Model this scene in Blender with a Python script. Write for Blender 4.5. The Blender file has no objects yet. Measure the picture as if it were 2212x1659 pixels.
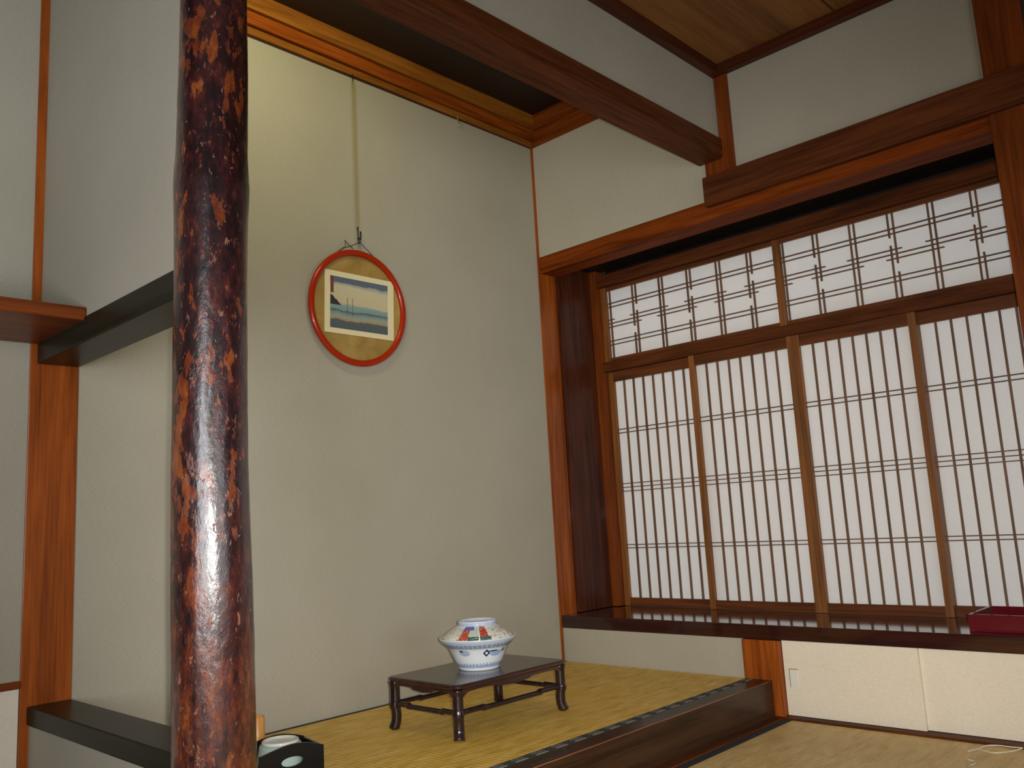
import bpy, bmesh, math, random
from mathutils import Vector, Matrix, noise
from math import sin, cos, pi, radians
random.seed(7)
SC = bpy.context.scene
COL = SC.collection

# ------------------------------------------------------------------ camera
CF, CYAW, CPIT, CROL = 1853.32, 0.813594, 0.156058, -0.0567197
CPOS = Vector((-2.762076, -2.405878, 0.584616))
F = Vector((sin(CYAW)*cos(CPIT), cos(CYAW)*cos(CPIT), sin(CPIT)))
R0 = F.cross(Vector((0, 0, 1))).normalized(); U0 = R0.cross(F)
RR = cos(CROL)*R0 + sin(CROL)*U0
UU = -sin(CROL)*R0 + cos(CROL)*U0
cd = bpy.data.cameras.new('camera'); cam = bpy.data.objects.new('camera', cd); COL.objects.link(cam)
cd.sensor_width = 36.0; cd.lens = CF/2212*36.0; cd.clip_start = 0.02
M = Matrix((RR, UU, -F)).transposed().to_4x4(); M.translation = CPOS
cam.matrix_world = M
SC.camera = cam

# ------------------------------------------------------------------ light, world, exposure
SC.view_settings.view_transform = 'Standard'; SC.view_settings.look = 'None'
SC.view_settings.gamma = 1.0; SC.view_settings.use_curve_mapping = False
SC.view_settings.exposure = 0.7
w = bpy.data.worlds.new('daylight'); SC.world = w; w.use_nodes = True
w.node_tree.nodes['Background'].inputs[0].default_value = (0.88, 0.97, 1.12, 1)
w.node_tree.nodes['Background'].inputs[1].default_value = 0.47

def light(name, kind, loc, target, energy, color, **kw):
    l = bpy.data.lights.new(name, kind); l.energy = energy; l.color = color
    for k, v in kw.items(): setattr(l, k, v)
    o = bpy.data.objects.new(name, l); COL.objects.link(o); o.location = loc
    d = (Vector(target)-Vector(loc)).normalized()
    o.rotation_euler = d.to_track_quat('-Z', 'Y').to_euler()
    return o
# the camera's own flash, beside the lens, aimed a little below the frame centre
flash_pos = CPOS + RR*0.03 + UU*0.01 - F*0.01
flash_dir = F - UU*0.30 + RR*0.18
light('camera_flash', 'SPOT', flash_pos, flash_pos+flash_dir, 124.0, (1.0, 0.965, 0.90),
      spot_size=radians(87), spot_blend=1.0, shadow_soft_size=0.012)
# lamp tucked behind the lintel of the alcove, above the left end
light('alcove_lamp', 'AREA', (-1.55, -0.72, 2.20), (-1.35, 0.0, 2.05), 3.4, (1.0, 0.92, 0.58),
      shape='RECTANGLE', size=0.5, size_y=0.06)
# daylight entering from the left, its source unseen
light('room_daylight', 'AREA', (-3.70, -2.0, 0.85), (-2.45, -0.2, 1.65), 17.0, (0.95, 0.97, 1.0),
      shape='RECTANGLE', size=1.3, size_y=1.2, spread=radians(110))
light('rear_fill', 'AREA', (-1.9, -4.6, 0.85), (-1.7, 0.0, 2.0), 15.0, (0.95, 0.97, 1.0),
      shape='RECTANGLE', size=1.6, size_y=1.2)  # added fill from behind, lifts the wall above the lintel; no window there

# ------------------------------------------------------------------ materials
def new_mat(name):
    m = bpy.data.materials.new(name); m.use_nodes = True
    nt = m.node_tree; b = nt.nodes['Principled BSDF']
    return m, nt, b
def N(nt, t, **kw):
    n = nt.nodes.new(t)
    for k, v in kw.items(): setattr(n, k, v)
    return n
def ramp(nt, stops, fac, interp='LINEAR'):
    r = N(nt, 'ShaderNodeValToRGB'); r.color_ramp.interpolation = interp
    e = r.color_ramp.elements
    while len(e) < len(stops): e.new(0.5)
    for i, (p, c) in enumerate(stops):
        e[i].position = p; e[i].color = (*c, 1) if len(c) == 3 else c
    nt.links.new(fac, r.inputs[0]); return r
def coords(nt, scale, rot=(0, 0, 0)):
    tc = N(nt, 'ShaderNodeTexCoord'); mp = N(nt, 'ShaderNodeMapping')
    mp.inputs['Scale'].default_value = scale; mp.inputs['Rotation'].default_value = rot
    nt.links.new(tc.outputs['Object'], mp.inputs[0]); return mp
def noise_n(nt, mp, scale, detail=4, rough=0.55, dist=0.0):
    n = N(nt, 'ShaderNodeTexNoise'); n.inputs['Scale'].default_value = scale
    n.inputs['Detail'].default_value = detail; n.inputs['Roughness'].default_value = rough
    n.inputs['Distortion'].default_value = dist
    nt.links.new(mp.outputs[0], n.inputs['Vector']); return n
def bump(nt, b, h, strength=0.3, dist=0.002):
    bp_ = N(nt, 'ShaderNodeBump'); bp_.inputs['Strength'].default_value = strength
    bp_.inputs['Distance'].default_value = dist
    nt.links.new(h, bp_.inputs['Height']); nt.links.new(bp_.outputs[0], b.inputs['Normal'])
def wood(name, c1, c2, axis, rough=0.4, coat=0.0, spec=0.5, grain=1.0):
    m, nt, b = new_mat(name)
    s = [26*grain, 26*grain, 26*grain]; s['xyz'.index(axis)] = 1.6*grain
    mp = coords(nt, s); n = noise_n(nt, mp, 1.0, 6, 0.6, 1.2)
    s2 = [160, 160, 160]; s2['xyz'.index(axis)] = 5
    mp2 = coords(nt, s2); n2 = noise_n(nt, mp2, 1.0, 3, 0.5)
    mx = N(nt, 'ShaderNodeMix'); mx.inputs[0].default_value = 0.3
    nt.links.new(n.outputs['Fac'], mx.inputs[2]); nt.links.new(n2.outputs['Fac'], mx.inputs[3])
    r = ramp(nt, [(0.36, tuple(x*0.75 for x in c1)), (0.50, tuple((x+y)/2 for x, y in zip(c1, c2))), (0.64, tuple(x*1.12 for x in c2))], mx.outputs[0])
    nt.links.new(r.outputs[0], b.inputs['Base Color'])
    b.inputs['Roughness'].default_value = rough; b.inputs['Coat Weight'].default_value = coat
    b.inputs['Coat Roughness'].default_value = 0.08
    b.inputs['Specular IOR Level'].default_value = spec
    bump(nt, b, n2.outputs['Fac'], 0.12, 0.001)
    return m
def plain(name, c, rough=0.5, metal=0.0, coat=0.0, spec=0.5):
    m, nt, b = new_mat(name); b.inputs['Base Color'].default_value = (*c, 1)
    b.inputs['Roughness'].default_value = rough; b.inputs['Metallic'].default_value = metal
    b.inputs['Coat Weight'].default_value = coat; b.inputs['Coat Roughness'].default_value = 0.05
    b.inputs['Specular IOR Level'].default_value = spec
    mp = coords(nt, (1, 1, 1)); n = noise_n(nt, mp, 60, 3)
    mr = N(nt, 'ShaderNodeMapRange'); nt.links.new(n.outputs['Fac'], mr.inputs[0])
    mr.inputs[3].default_value = max(rough-0.04, 0.02); mr.inputs[4].default_value = rough+0.05
    nt.links.new(mr.outputs[0], b.inputs['Roughness'])
    return m
def plaster(name, ca, cb):
    m, nt, b = new_mat(name)
    mp = coords(nt, (1, 1, 1)); n = noise_n(nt, mp, 2.2, 5, 0.6)
    mpx = coords(nt, (90, 90, 700)); nx = noise_n(nt, mpx, 1, 2)
    mpz = coords(nt, (600, 600, 60)); nz = noise_n(nt, mpz, 1, 2)
    ad = N(nt, 'ShaderNodeMath', operation='ADD')
    nt.links.new(nx.outputs['Fac'], ad.inputs[0]); nt.links.new(nz.outputs['Fac'], ad.inputs[1])
    r = ramp(nt, [(0.3, ca), (0.7, cb)], n.outputs['Fac'])
    r2 = ramp(nt, [(0.35, (0.93,)*3), (0.65, (1.05,)*3)], nx.outputs['Fac'])
    mx = N(nt, 'ShaderNodeMix', data_type='RGBA', blend_type='MULTIPLY'); mx.inputs[0].default_value = 1
    nt.links.new(r.outputs[0], mx.inputs[6]); nt.links.new(r2.outputs[0], mx.inputs[7])
    nt.links.new(mx.outputs[2], b.inputs['Base Color'])
    b.inputs['Roughness'].default_value = 0.85; b.inputs['Specular IOR Level'].default_value = 0.2
    bump(nt, b, ad.outputs[0], 0.25, 0.001)
    return m
def tatami_mat_material(name, c1, c2, c3):
    m, nt, b = new_mat(name)
    mp = coords(nt, (16, 130, 16)); n = noise_n(nt, mp, 1, 5, 0.7, 0.4)           # rush strands along x
    mp2 = coords(nt, (9, 34, 9)); n2 = noise_n(nt, mp2, 1, 4, 0.6)
    mp3 = coords(nt, (1, 1, 1))
    wv = N(nt, 'ShaderNodeTexWave', wave_type='BANDS', bands_direction='X'); wv.inputs['Scale'].default_value = 20
    wv.inputs['Distortion'].default_value = 0.6
    nt.links.new(mp3.outputs[0], wv.inputs['Vector'])
    mx = N(nt, 'ShaderNodeMix'); mx.inputs[0].default_value = 0.45
    nt.links.new(n.outputs['Fac'], mx.inputs[2]); nt.links.new(n2.outputs['Fac'], mx.inputs[3])
    r = ramp(nt, [(0.36, c1), (0.50, c2), (0.66, c3)], mx.outputs[0])
    r2 = ramp(nt, [(0.0, (0.84,)*3), (0.5, (1.0,)*3)], wv.outputs['Fac'])
    mm = N(nt, 'ShaderNodeMix', data_type='RGBA', blend_type='MULTIPLY'); mm.inputs[0].default_value = 1
    nt.links.new(r.outputs[0], mm.inputs[6]); nt.links.new(r2.outputs[0], mm.inputs[7])
    nt.links.new(mm.outputs[2], b.inputs['Base Color'])
    b.inputs['Roughness'].default_value = 0.5; b.inputs['Specular IOR Level'].default_value = 0.35
    ad = N(nt, 'ShaderNodeMath', operation='ADD')
    nt.links.new(n.outputs['Fac'], ad.inputs[0]); nt.links.new(wv.outputs['Fac'], ad.inputs[1])
    bump(nt, b, ad.outputs[0], 0.35, 0.0012)
    return m

def paper_material(name, c, trans):
    m, nt, b = new_mat(name); nt.nodes.remove(b)
    out = nt.nodes['Material Output']
    mp = coords(nt, (1, 1, 1)); n = noise_n(nt, mp, 35, 5, 0.7)
    r = ramp(nt, [(0.3, tuple(x*0.97 for x in c)), (0.7, c)], n.outputs['Fac'])
    d = N(nt, 'ShaderNodeBsdfDiffuse'); t = N(nt, 'ShaderNodeBsdfTranslucent'); mx = N(nt, 'ShaderNodeMixShader')
    nt.links.new(r.outputs[0], d.inputs[0]); nt.links.new(r.outputs[0], t.inputs[0])
    mx.inputs[0].default_value = trans
    nt.links.new(d.outputs[0], mx.inputs[1]); nt.links.new(t.outputs[0], mx.inputs[2])
    nt.links.new(mx.outputs[0], out.inputs[0])
    return m

PLASTER = plaster('olive_plaster', (0.368, 0.342, 0.268), (0.408, 0.38, 0.305))
PAPER_DOOR = plaster('cream_door_paper', (0.74, 0.66, 0.53), (0.80, 0.72, 0.59))
PULLF = plain('grey_beige_pull_edge', (0.34, 0.29, 0.21), 0.5)
PULL = plain('pale_pull_plastic', (0.75, 0.72, 0.64), 0.4)
ORANGE = {a: wood('orange_varnished_wood_'+a, (0.20, 0.040, 0.004), (0.34, 0.082, 0.010), a, 0.34, 0.10, 0.25) for a in 'xyz'}
ORANGE['y'] = wood('red_orange_header_wood', (0.11, 0.019, 0.002), (0.21, 0.045, 0.005), 'y', 0.6, 0.0, 0.08)
RED = {a: wood('red_brown_wood_'+a, (0.115, 0.024, 0.003), (0.20, 0.045, 0.006), a, 0.40, 0.05, 0.2) for a in 'xyz'}
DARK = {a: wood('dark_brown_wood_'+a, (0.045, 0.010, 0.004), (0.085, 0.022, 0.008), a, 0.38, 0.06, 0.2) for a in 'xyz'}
BROWN = {a: wood('grained_brown_beam_wood_'+a, (0.060, 0.017, 0.005), (0.12, 0.034, 0.010), a, 0.5, 0.0, 0.12) for a in 'xyz'}
BLACKL = {a: wood('black_stained_wood_'+a, (0.009, 0.009, 0.005), (0.018, 0.016, 0.009), a, 0.32, 0.02, 0.12) for a in 'xyz'}
SASH = {a: wood('golden_sash_wood_'+a, (0.15, 0.05, 0.009), (0.24, 0.085, 0.017), a, 0.45) for a in 'xyz'}
LATT = {a: wood('thin_lattice_wood_'+a, (0.12, 0.058, 0.028), (0.17, 0.085, 0.042), a, 0.55) for a in 'xyz'}
RAIL = wood('red_brown_rail_wood', (0.085, 0.024, 0.006), (0.14, 0.042, 0.012), 'y', 0.45, 0.0, 0.25)
LACQ = wood('dark_red_lacquer', (0.022, 0.004, 0.004), (0.035, 0.007, 0.006), 'y', 0.10, 0.5, 0.5)
STEPW = wood('dark_step_wood', (0.028, 0.012, 0.006), (0.055, 0.024, 0.011), 'x', 0.34, 0.06, 0.25)
EDGEW = wood('worn_edge_wood', (0.16, 0.06, 0.02), (0.30, 0.13, 0.06), 'x', 0.5)
YELL = wood('amber_moulding_wood', (0.20, 0.065, 0.009), (0.31, 0.115, 0.017), 'x', 0.38, 0.05, 0.2)
CEILW = wood('ceiling_board_wood', (0.16, 0.065, 0.016), (0.25, 0.11, 0.03), 'x', 0.55, 0.0, 0.3, 0.35)
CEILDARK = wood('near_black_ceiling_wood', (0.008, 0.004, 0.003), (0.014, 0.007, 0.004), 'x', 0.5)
PAPER = paper_material('shoji_paper', (0.86, 0.80, 0.72), 0.42)
TAT1 = tatami_mat_material('golden_tatami', (0.56, 0.32, 0.045), (0.80, 0.50, 0.085), (0.92, 0.68, 0.24))
TAT2 = tatami_mat_material('straw_tatami', (0.56, 0.37, 0.14), (0.70, 0.49, 0.20), (0.82, 0.62, 0.30))
BORD = plain('dark_border_cloth', (0.02, 0.022, 0.024), 0.8)
BLACK = plain('black_lacquer', (0.005, 0.005, 0.006), 0.28, 0, 0.1, 0.25)
REDL = plain('crimson_lacquer', (0.115, 0.005, 0.012), 0.18, 0, 0.5)
REDF = plain('vermilion_lacquer', (0.36, 0.022, 0.003), 0.22, 0, 0.15, 0.3)
BRASS = plain('aged_brass', (0.50, 0.42, 0.15), 0.4, 0.35)
IRON = plain('dark_metal', (0.08, 0.07, 0.05), 0.4, 0.8)
CORDM = plain('grey_cord_fibre', (0.10, 0.09, 0.075), 0.8)
STRING = plain('white_string_fibre', (0.62, 0.58, 0.48), 0.7)
TABLEW = wood('rosewood_lacquer', (0.022, 0.008, 0.007), (0.042, 0.015, 0.012), 'x', 0.24, 0.35, 0.4)
LEGW = wood('rosewood_leg_lacquer', (0.010, 0.005, 0.006), (0.022, 0.008, 0.009), 'z', 0.2, 0.5, 0.4)
BAMBOO = wood('bamboo_skin', (0.50, 0.22, 0.05), (0.62, 0.30, 0.08), 'z', 0.35, 0.2)
CEL = plain('celadon_glaze', (0.36, 0.47, 0.43), 0.12, 0, 0.5)
CELTOP = plain('pale_celadon_foot', (0.66, 0.68, 0.64), 0.2, 0, 0.4)

# patterned border cloth along the step
def heri_material():
    m, nt, b = new_mat('patterned_border_cloth')
    tc = N(nt, 'ShaderNodeTexCoord'); sx = N(nt, 'ShaderNodeSeparateXYZ'); nt.links.new(tc.outputs['Object'], sx.inputs[0])
    def math(op, a, bb=None, cc=None):
        n = N(nt, 'ShaderNodeMath', operation=op)
        for i, v in enumerate((a, bb, cc)):
            if v is None: continue
            if isinstance(v, (int, float)): n.inputs[i].default_value = v
            else: nt.links.new(v, n.inputs[i])
        return n.outputs[0]
    u = math('FRACT', math('MULTIPLY', sx.outputs['X'], 1/0.075))
    v = math('MULTIPLY', math('ADD', sx.outputs['Y'], 0.8675), 1/0.0365)   # 0 front .. 1 back
    dash = math('MULTIPLY', math('LESS_THAN', math('ABSOLUTE', math('SUBTRACT', u, 0.45)), 0.3),
                math('LESS_THAN', math('ABSOLUTE', math('SUBTRACT', v, 0.2)), 0.09))
    blk = math('LESS_THAN', math('ADD', math('ABSOLUTE', math('SUBTRACT', u, 0.45)), math('MULTIPLY', math('ABSOLUTE', math('SUBTRACT', v, 0.62)), 0.6)), 0.36)
    mp = coords(nt, (1, 1, 1)); n = noise_n(nt, mp, 260, 2)
    r0 = ramp(nt, [(0.35, (0.010, 0.011, 0.012)), (0.6, (0.05, 0.055, 0.05))], n.outputs['Fac'])
    r1 = ramp(nt, [(0.3, (0.045, 0.05, 0.04)), (0.65, (0.16, 0.165, 0.14))], n.outputs['Fac'])
    m1 = N(nt, 'ShaderNodeMix', data_type='RGBA'); nt.links.new(blk, m1.inputs[0])
    nt.links.new(r0.outputs[0], m1.inputs[6]); nt.links.new(r1.outputs[0], m1.inputs[7])
    m2 = N(nt, 'ShaderNodeMix', data_type='RGBA'); nt.links.new(dash, m2.inputs[0])
    nt.links.new(m1.outputs[2], m2.inputs[6]); m2.inputs[7].default_value = (0.36, 0.36, 0.33, 1)
    nt.links.new(m2.outputs[2], b.inputs['Base Color']); b.inputs['Roughness'].default_value = 0.8
    return m
HERI = heri_material()

def bark_material():
    m, nt, b = new_mat('polished_bark')
    def fac(scale, sc, det=5, ro=0.6, di=0.3):
        return noise_n(nt, coords(nt, sc), scale, det, ro, di).outputs['Fac']
    def mth(op, a, c):
        n = N(nt, 'ShaderNodeMath', operation=op)
        for i, v in ((0, a), (1, c)):
            if isinstance(v, (int, float)): n.inputs[i].default_value = v
            else: nt.links.new(v, n.inputs[i])
        return n.outputs[0]
    def mixc(f, a, c):
        n = N(nt, 'ShaderNodeMix', data_type='RGBA'); nt.links.new(f, n.inputs[0])
        nt.links.new(a, n.inputs[6])
        if isinstance(c, tuple): n.inputs[7].default_value = (*c, 1)
        else: nt.links.new(c, n.inputs[7])
        return n.outputs[2]
    fine = fac(75, (1, 1, 0.40), 7, 0.7, 0.2)
    mid = fac(24, (1, 1, 0.42), 6, 0.62, 0.5)
    big = fac(10, (1, 1, 0.35), 5, 0.6, 0.4)
    mixf = mth('ADD', mth('MULTIPLY', fine, 0.55), mth('MULTIPLY', mid, 0.45))
    base = ramp(nt, [(0.38, (0.005, 0.003, 0.004)), (0.48, (0.018, 0.005, 0.007)), (0.57, (0.052, 0.010, 0.010)), (0.67, (0.14, 0.040, 0.032))], mixf).outputs[0]
    # small flaked patches, denser in some zones, and a few large ones
    v = N(nt, 'ShaderNodeTexVoronoi'); v.inputs['Scale'].default_value = 72
    mpv = coords(nt, (1, 1, 0.42)); dn = noise_n(nt, mpv, 60, 4, 0.7)
    va = N(nt, 'ShaderNodeVectorMath', operation='MULTIPLY_ADD'); va.inputs[1].default_value = (0.028,)*3
    nt.links.new(dn.outputs['Color'], va.inputs[0]); nt.links.new(mpv.outputs[0], va.inputs[2])
    nt.links.new(va.outputs[0], v.inputs['Vector'])
    sep = N(nt, 'ShaderNodeSeparateColor'); nt.links.new(v.outputs['Color'], sep.inputs[0])
    small = mth('MULTIPLY', mth('GREATER_THAN', sep.outputs[0], 0.70), mth('GREATER_THAN', mth('ADD', big, mth('MULTIPLY', fine, 0.25)), 0.62))
    large = ramp(nt, [(0.70, (0, 0, 0)), (0.735, (1, 1, 1))], mth('ADD', mth('MULTIPLY', fac(11, (1, 1, 0.5), 6, 0.65, 0.6), 0.9), mth('MULTIPLY', fine, 0.32))).outputs[0]
    patch = mth('MAXIMUM', small, large)
    pc = ramp(nt, [(0.36, (0.05, 0.010, 0.005)), (0.48, (0.15, 0.026, 0.008)), (0.60, (0.25, 0.066, 0.010))], mixf).outputs[0]
    col = mixc(mth('MULTIPLY', patch, 0.85), base, pc)
    # worn, browner foot of the trunk
    tc = N(nt, 'ShaderNodeTexCoord'); sx = N(nt, 'ShaderNodeSeparateXYZ'); nt.links.new(tc.outputs['Object'], sx.inputs[0])
    mr = N(nt, 'ShaderNodeMapRange'); nt.links.new(sx.outputs['Z'], mr.inputs[0])
    mr.inputs[1].default_value = 0.66; mr.inputs[2].default_value = 0.30; mr.inputs[3].default_value = 0; mr.inputs[4].default_value = 0.85
    foot = ramp(nt, [(0.40, (0.012, 0.004, 0.006)), (0.49, (0.060, 0.013, 0.008)), (0.56, (0.12, 0.028, 0.009)), (0.67, (0.28, 0.10, 0.03))], mixf).outputs[0]
    col = mixc(mr.outputs[0], col, foot)
    # pale scuffed rims
    fl = ramp(nt, [(0.655, (0, 0, 0)), (0.68, (1, 1, 1))], fac(120, (1, 1, 0.45), 3, 0.6, 0.8)).outputs[0]
    col = mixc(mth('MULTIPLY', fl, 0.5), col, (0.40, 0.20, 0.13))
    nt.links.new(col, b.inputs['Base Color'])
    b.inputs['Roughness'].default_value = 0.32; b.inputs['Specular IOR Level'].default_value = 0.4
    b.inputs['Coat Weight'].default_value = 0.9; b.inputs['Coat Roughness'].default_value = 0.16
    h = mth('ADD', mth('MULTIPLY', patch, -0.45), mth('ADD', fac(110, (1, 1, 0.5), 5, 0.65, 0.3), mth('MULTIPLY', mid, 0.8)))
    bump(nt, b, h, 0.5, 0.0016)
    nt.links.new(b.inputs['Normal'].links[0].from_socket, b.inputs['Coat Normal'])
    return m
BARK = bark_material()

# ------------------------------------------------------------------ mesh helpers
class MB:
    def __init__(s): s.bm = bmesh.new()
    def box(s, x0, x1, y0, y1, z0, z1, mi=0):
        x0, x1 = sorted((x0, x1)); y0, y1 = sorted((y0, y1)); z0, z1 = sorted((z0, z1))
        v = [s.bm.verts.new((x, y, z)) for z in (z0, z1) for y in (y0, y1) for x in (x0, x1)]
        for f in ((0, 2, 3, 1), (4, 5, 7, 6), (0, 1, 5, 4), (2, 6, 7, 3), (0, 4, 6, 2), (1, 3, 7, 5)):
            s.bm.faces.new([v[i] for i in f]).material_index = mi
        return s
    def quad(s, pts, mi=0):
        s.bm.faces.new([s.bm.verts.new(p) for p in pts]).material_index = mi; return s
    def lathe(s, prof, c=(0, 0, 0), seg=48, mi=0, close=True):
        rings = []
        for r, z in prof:
            if r < 1e-6: rings.append([s.bm.verts.new((c[0], c[1], c[2]+z))])
            else: rings.append([s.bm.verts.new((c[0]+r*cos(2*pi*i/seg), c[1]+r*sin(2*pi*i/seg), c[2]+z)) for i in range(seg)])
        for a, b in zip(rings, rings[1:]):
            for i in range(seg):
                j = (i+1) % seg
                if len(a) == 1 and len(b) == 1: continue
                if len(a) == 1: f = [a[0], b[i], b[j]]
                elif len(b) == 1: f = [a[i], a[j], b[0]]
                else: f = [a[i], a[j], b[j], b[i]]
                fc = s.bm.faces.new(f); fc.smooth = True; fc.material_index = mi
        return s
    def tube(s, pts, rad, seg=12, caps=True, mi=0, squash=None):
        pts = [Vector(p) for p in pts]
        rads = rad if isinstance(rad, (list, tuple)) else [rad]*len(pts)
        rings = []; prev = None
        for i, p in enumerate(pts):
            t = (pts[min(i+1, len(pts)-1)]-pts[max(i-1, 0)]).normalized()
            if prev is None:
                n = t.orthogonal().normalized()
            else:
                n = (prev-t*prev.dot(t)).normalized()
            prev = n; bn = t.cross(n)
            rings.append([s.bm.verts.new(p+rads[i]*(cos(2*pi*k/seg)*n+sin(2*pi*k/seg)*bn)) for k in range(seg)])
        for a, b in zip(rings, rings[1:]):
            for k in range(seg):
                f = s.bm.faces.new([a[k], a[(k+1) % seg], b[(k+1) % seg], b[k]]); f.smooth = True; f.material_index = mi
        if caps:
            s.bm.faces.new(rings[0][::-1]).material_index = mi; s.bm.faces.new(rings[-1]).material_index = mi
        return s
    def build(s, name, mats, parent=None, bevel=0.0, loc=None, seg=2):
        bmesh.ops.recalc_face_normals(s.bm, faces=s.bm.faces[:])
        me = bpy.data.meshes.new(name); s.bm.to_mesh(me); s.bm.free()
        for m in (mats if isinstance(mats, (list, tuple)) else [mats]): me.materials.append(m)
        o = bpy.data.objects.new(name, me); COL.objects.link(o)
        if parent is not None: o.parent = parent
        if loc: o.location = loc
        if bevel:
            b = o.modifiers.new('bevel', 'BEVEL'); b.width = bevel; b.segments = seg; b.limit_method = 'ANGLE'
            b.angle_limit = radians(40)
        return o
def tag(o, label=None, cat=None, group=None, kind=None):
    if label: o['label'] = label
    if cat: o['category'] = cat
    if group: o['group'] = group
    if kind: o['kind'] = kind
    return o
def struct(o, label=None, cat=None): return tag(o, label, cat, kind='structure')
def empty(name, loc=(0, 0, 0), rz=0):
    o = bpy.data.objects.new(name, None); COL.objects.link(o); o.location = loc; o.rotation_euler.z = rz
    o.empty_display_size = 0.05; return o

# key levels (z = 0 is the alcove mat)
ZF = -0.120      # room floor
ZC = 2.217       # room ceiling
YP = -0.93       # front plane of the alcove
YK = -1.814      # near end of the window opening
D = 0.36         # depth of the window bay

# ------------------------------------------------------------------ room shell
b = MB(); b.box(-3.85, 0.0, -4.7, YP-0.03, ZF-0.12, ZF-0.008); b.box(-3.85, 0.9, -4.7, 0.12, ZF-0.30, ZF-0.12)
struct(b.build('floor', DARK['x']), 'dark sub floor under the straw mats of the room', 'floor')
b = MB(); b.box(-3.85, 0.12, 0.0, 0.10, ZF-0.12, 2.45)
struct(b.build('wall_back', PLASTER), 'olive grey plaster wall at the back of the alcove', 'wall')
# right wall: below the desk shelf, above the window, beyond the near post
b = MB()
b.box(0.0, 0.09, 0.0, -0.835, -0.02, 0.131)
b.box(0.0, 0.10, -0.0, YP, 1.716, 2.37)
b.box(0.0, 0.10, -0.985, YK, 1.79, ZC)
b.box(0.0, 0.10, -1.95, -4.7, ZF, ZC)
struct(b.build('wall_right', PLASTER), 'olive grey plaster wall around the paper window', 'wall')
b = MB(); b.box(-3.85, -3.75, -4.7, 0, ZF-0.1, 2.4)
struct(b.build('wall_left', PLASTER), 'plaster wall on the far left of the room', 'wall')
b = MB(); b.box(-3.85, 0.1, -4.8, -4.7, ZF-0.1, 2.4)
struct(b.build('wall_front', PLASTER), 'plaster wall behind the viewer', 'wall')
b = MB(); b.box(-3.85, 0.9, -4.8, YP-0.0, ZC+0.004, ZC+0.05)
for i in range(8): b.box(-3.72, -0.0, YP-0.03-0.45*(i+1)+0.003, YP-0.03-0.45*i-0.003, ZC-0.004, ZC+0.004)
struct(b.build('ceiling', CEILW), 'brown board ceiling of the room', 'ceiling')
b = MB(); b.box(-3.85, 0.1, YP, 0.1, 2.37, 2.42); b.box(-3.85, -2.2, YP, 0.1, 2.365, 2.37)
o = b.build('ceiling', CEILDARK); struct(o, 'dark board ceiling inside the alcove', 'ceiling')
# small wall above the lintel beam
b = MB(); b.box(-3.72, -0.0, YP, YP+0.06, 1.9315, 2.37)
struct(b.build('wall_front', PLASTER), 'plaster band above the dark lintel beam of the alcove', 'wall')
# partition between the alcove and the left niche, with an opening between two rails
b = MB(); b.box(-2.011, -1.955, -0.0, -0.815, 1.1145, 2.37); b.box(-2.011, -1.955, -0.0, -0.815, ZF, 0.154)
struct(b.build('wall_left', PLASTER), 'plaster partition beside the bark covered pillar, open between its two rails', 'wall')

def trim(name, bx, mat, label, bevel=0.002, cat='trim'):
    b = MB()
    for q in bx: b.box(*q)
    return struct(b.build(name, mat, bevel=bevel), label, cat)

# posts
trim('trim_1', [(-0.012, 0.098, -0.006, 0.03, -0.02, 2.24)], ORANGE['z'], 'orange brown corner post between back wall and paper window')
trim('trim_2', [(-0.012, 0.10, -0.828, -0.968, ZF, 0.131)], ORANGE['z'], 'short orange post under the dark desk shelf', 0.003)
trim('trim_3', [(-0.012, 0.12, YP-0.004, -0.985, 1.70, ZC-0.04), (-0.004, 0.0, -0.86, -0.93, 1.79, 1.86)], RED['z'], 'red brown post stub above the window rail at the lintel beam end', 0.001)
trim('trim_4', [(-0.012, 0.11, YK, -1.935, 0.183, ZC), (-0.012, -0.0, YK, -1.935, ZF, 0.13)], RED['z'], 'red brown post at the near end of the paper window', 0.003)
trim('trim_5', [(-2.034, -1.914, -0.006, -0.0005, ZF, 2.37)], ORANGE['z'], 'orange brown post behind the partition rails', 0.002)
# partition rails
trim('trim_6', [(-2.018, -1.914, -0.007, -0.825, 1.053, 1.114)], BLACKL['y'], 'black stained upper rail of the partition opening', 0.003)
trim('trim_7', [(-2.018, -1.914, -0.007, -0.825, 0.1545, 0.198)], BLACKL['y'], 'black stained lower rail of the partition opening', 0.003)
# lintel beam over the alcove
trim('trim_8', [(-3.72, -0.001, -0.836, -0.9425, 1.860, 1.931)], BROWN['x'], 'dark grained lintel beam across the front of the alcove', 0.002)
# stepped moulding of the alcove ceiling
def prism(prof, x0, x1, name, mats, label, flip=False):
    # profile of (depth, z, material) steps; runs along x on the back wall, or along y on the right wall
    b = MB()
    for d, z0, z1, mi in prof:
        if not flip: b.box(x0, x1, -d, 0.0, z0, z1, mi)
        else: b.box(-d, 0.0, x0, x1, z0, z1, mi)
    return struct(b.build(name, mats, bevel=0.0015), label, 'moulding')
STEPS = [(0.012, 2.222, 2.2245, 2), (0.014, 2.225, 2.252, 0), (0.010, 2.252, 2.255, 2), (0.026, 2.255, 2.302, 1), (0.018, 2.302, 2.306, 2), (0.036, 2.306, 2.37, 0)]
prism(STEPS, -1.954, -0.014, 'trim_9', [YELL, ORANGE['x'], DARK['x']], 'amber stepped moulding along the top of the alcove back wall')
prism([(0.012, 2.226, 2.30, 0), (0.02, 2.30, 2.37, 0)], -0.83, -0.008, 'trim_10', [RED['y']], 'red brown moulding at the top of the alcove side wall', True)
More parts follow.
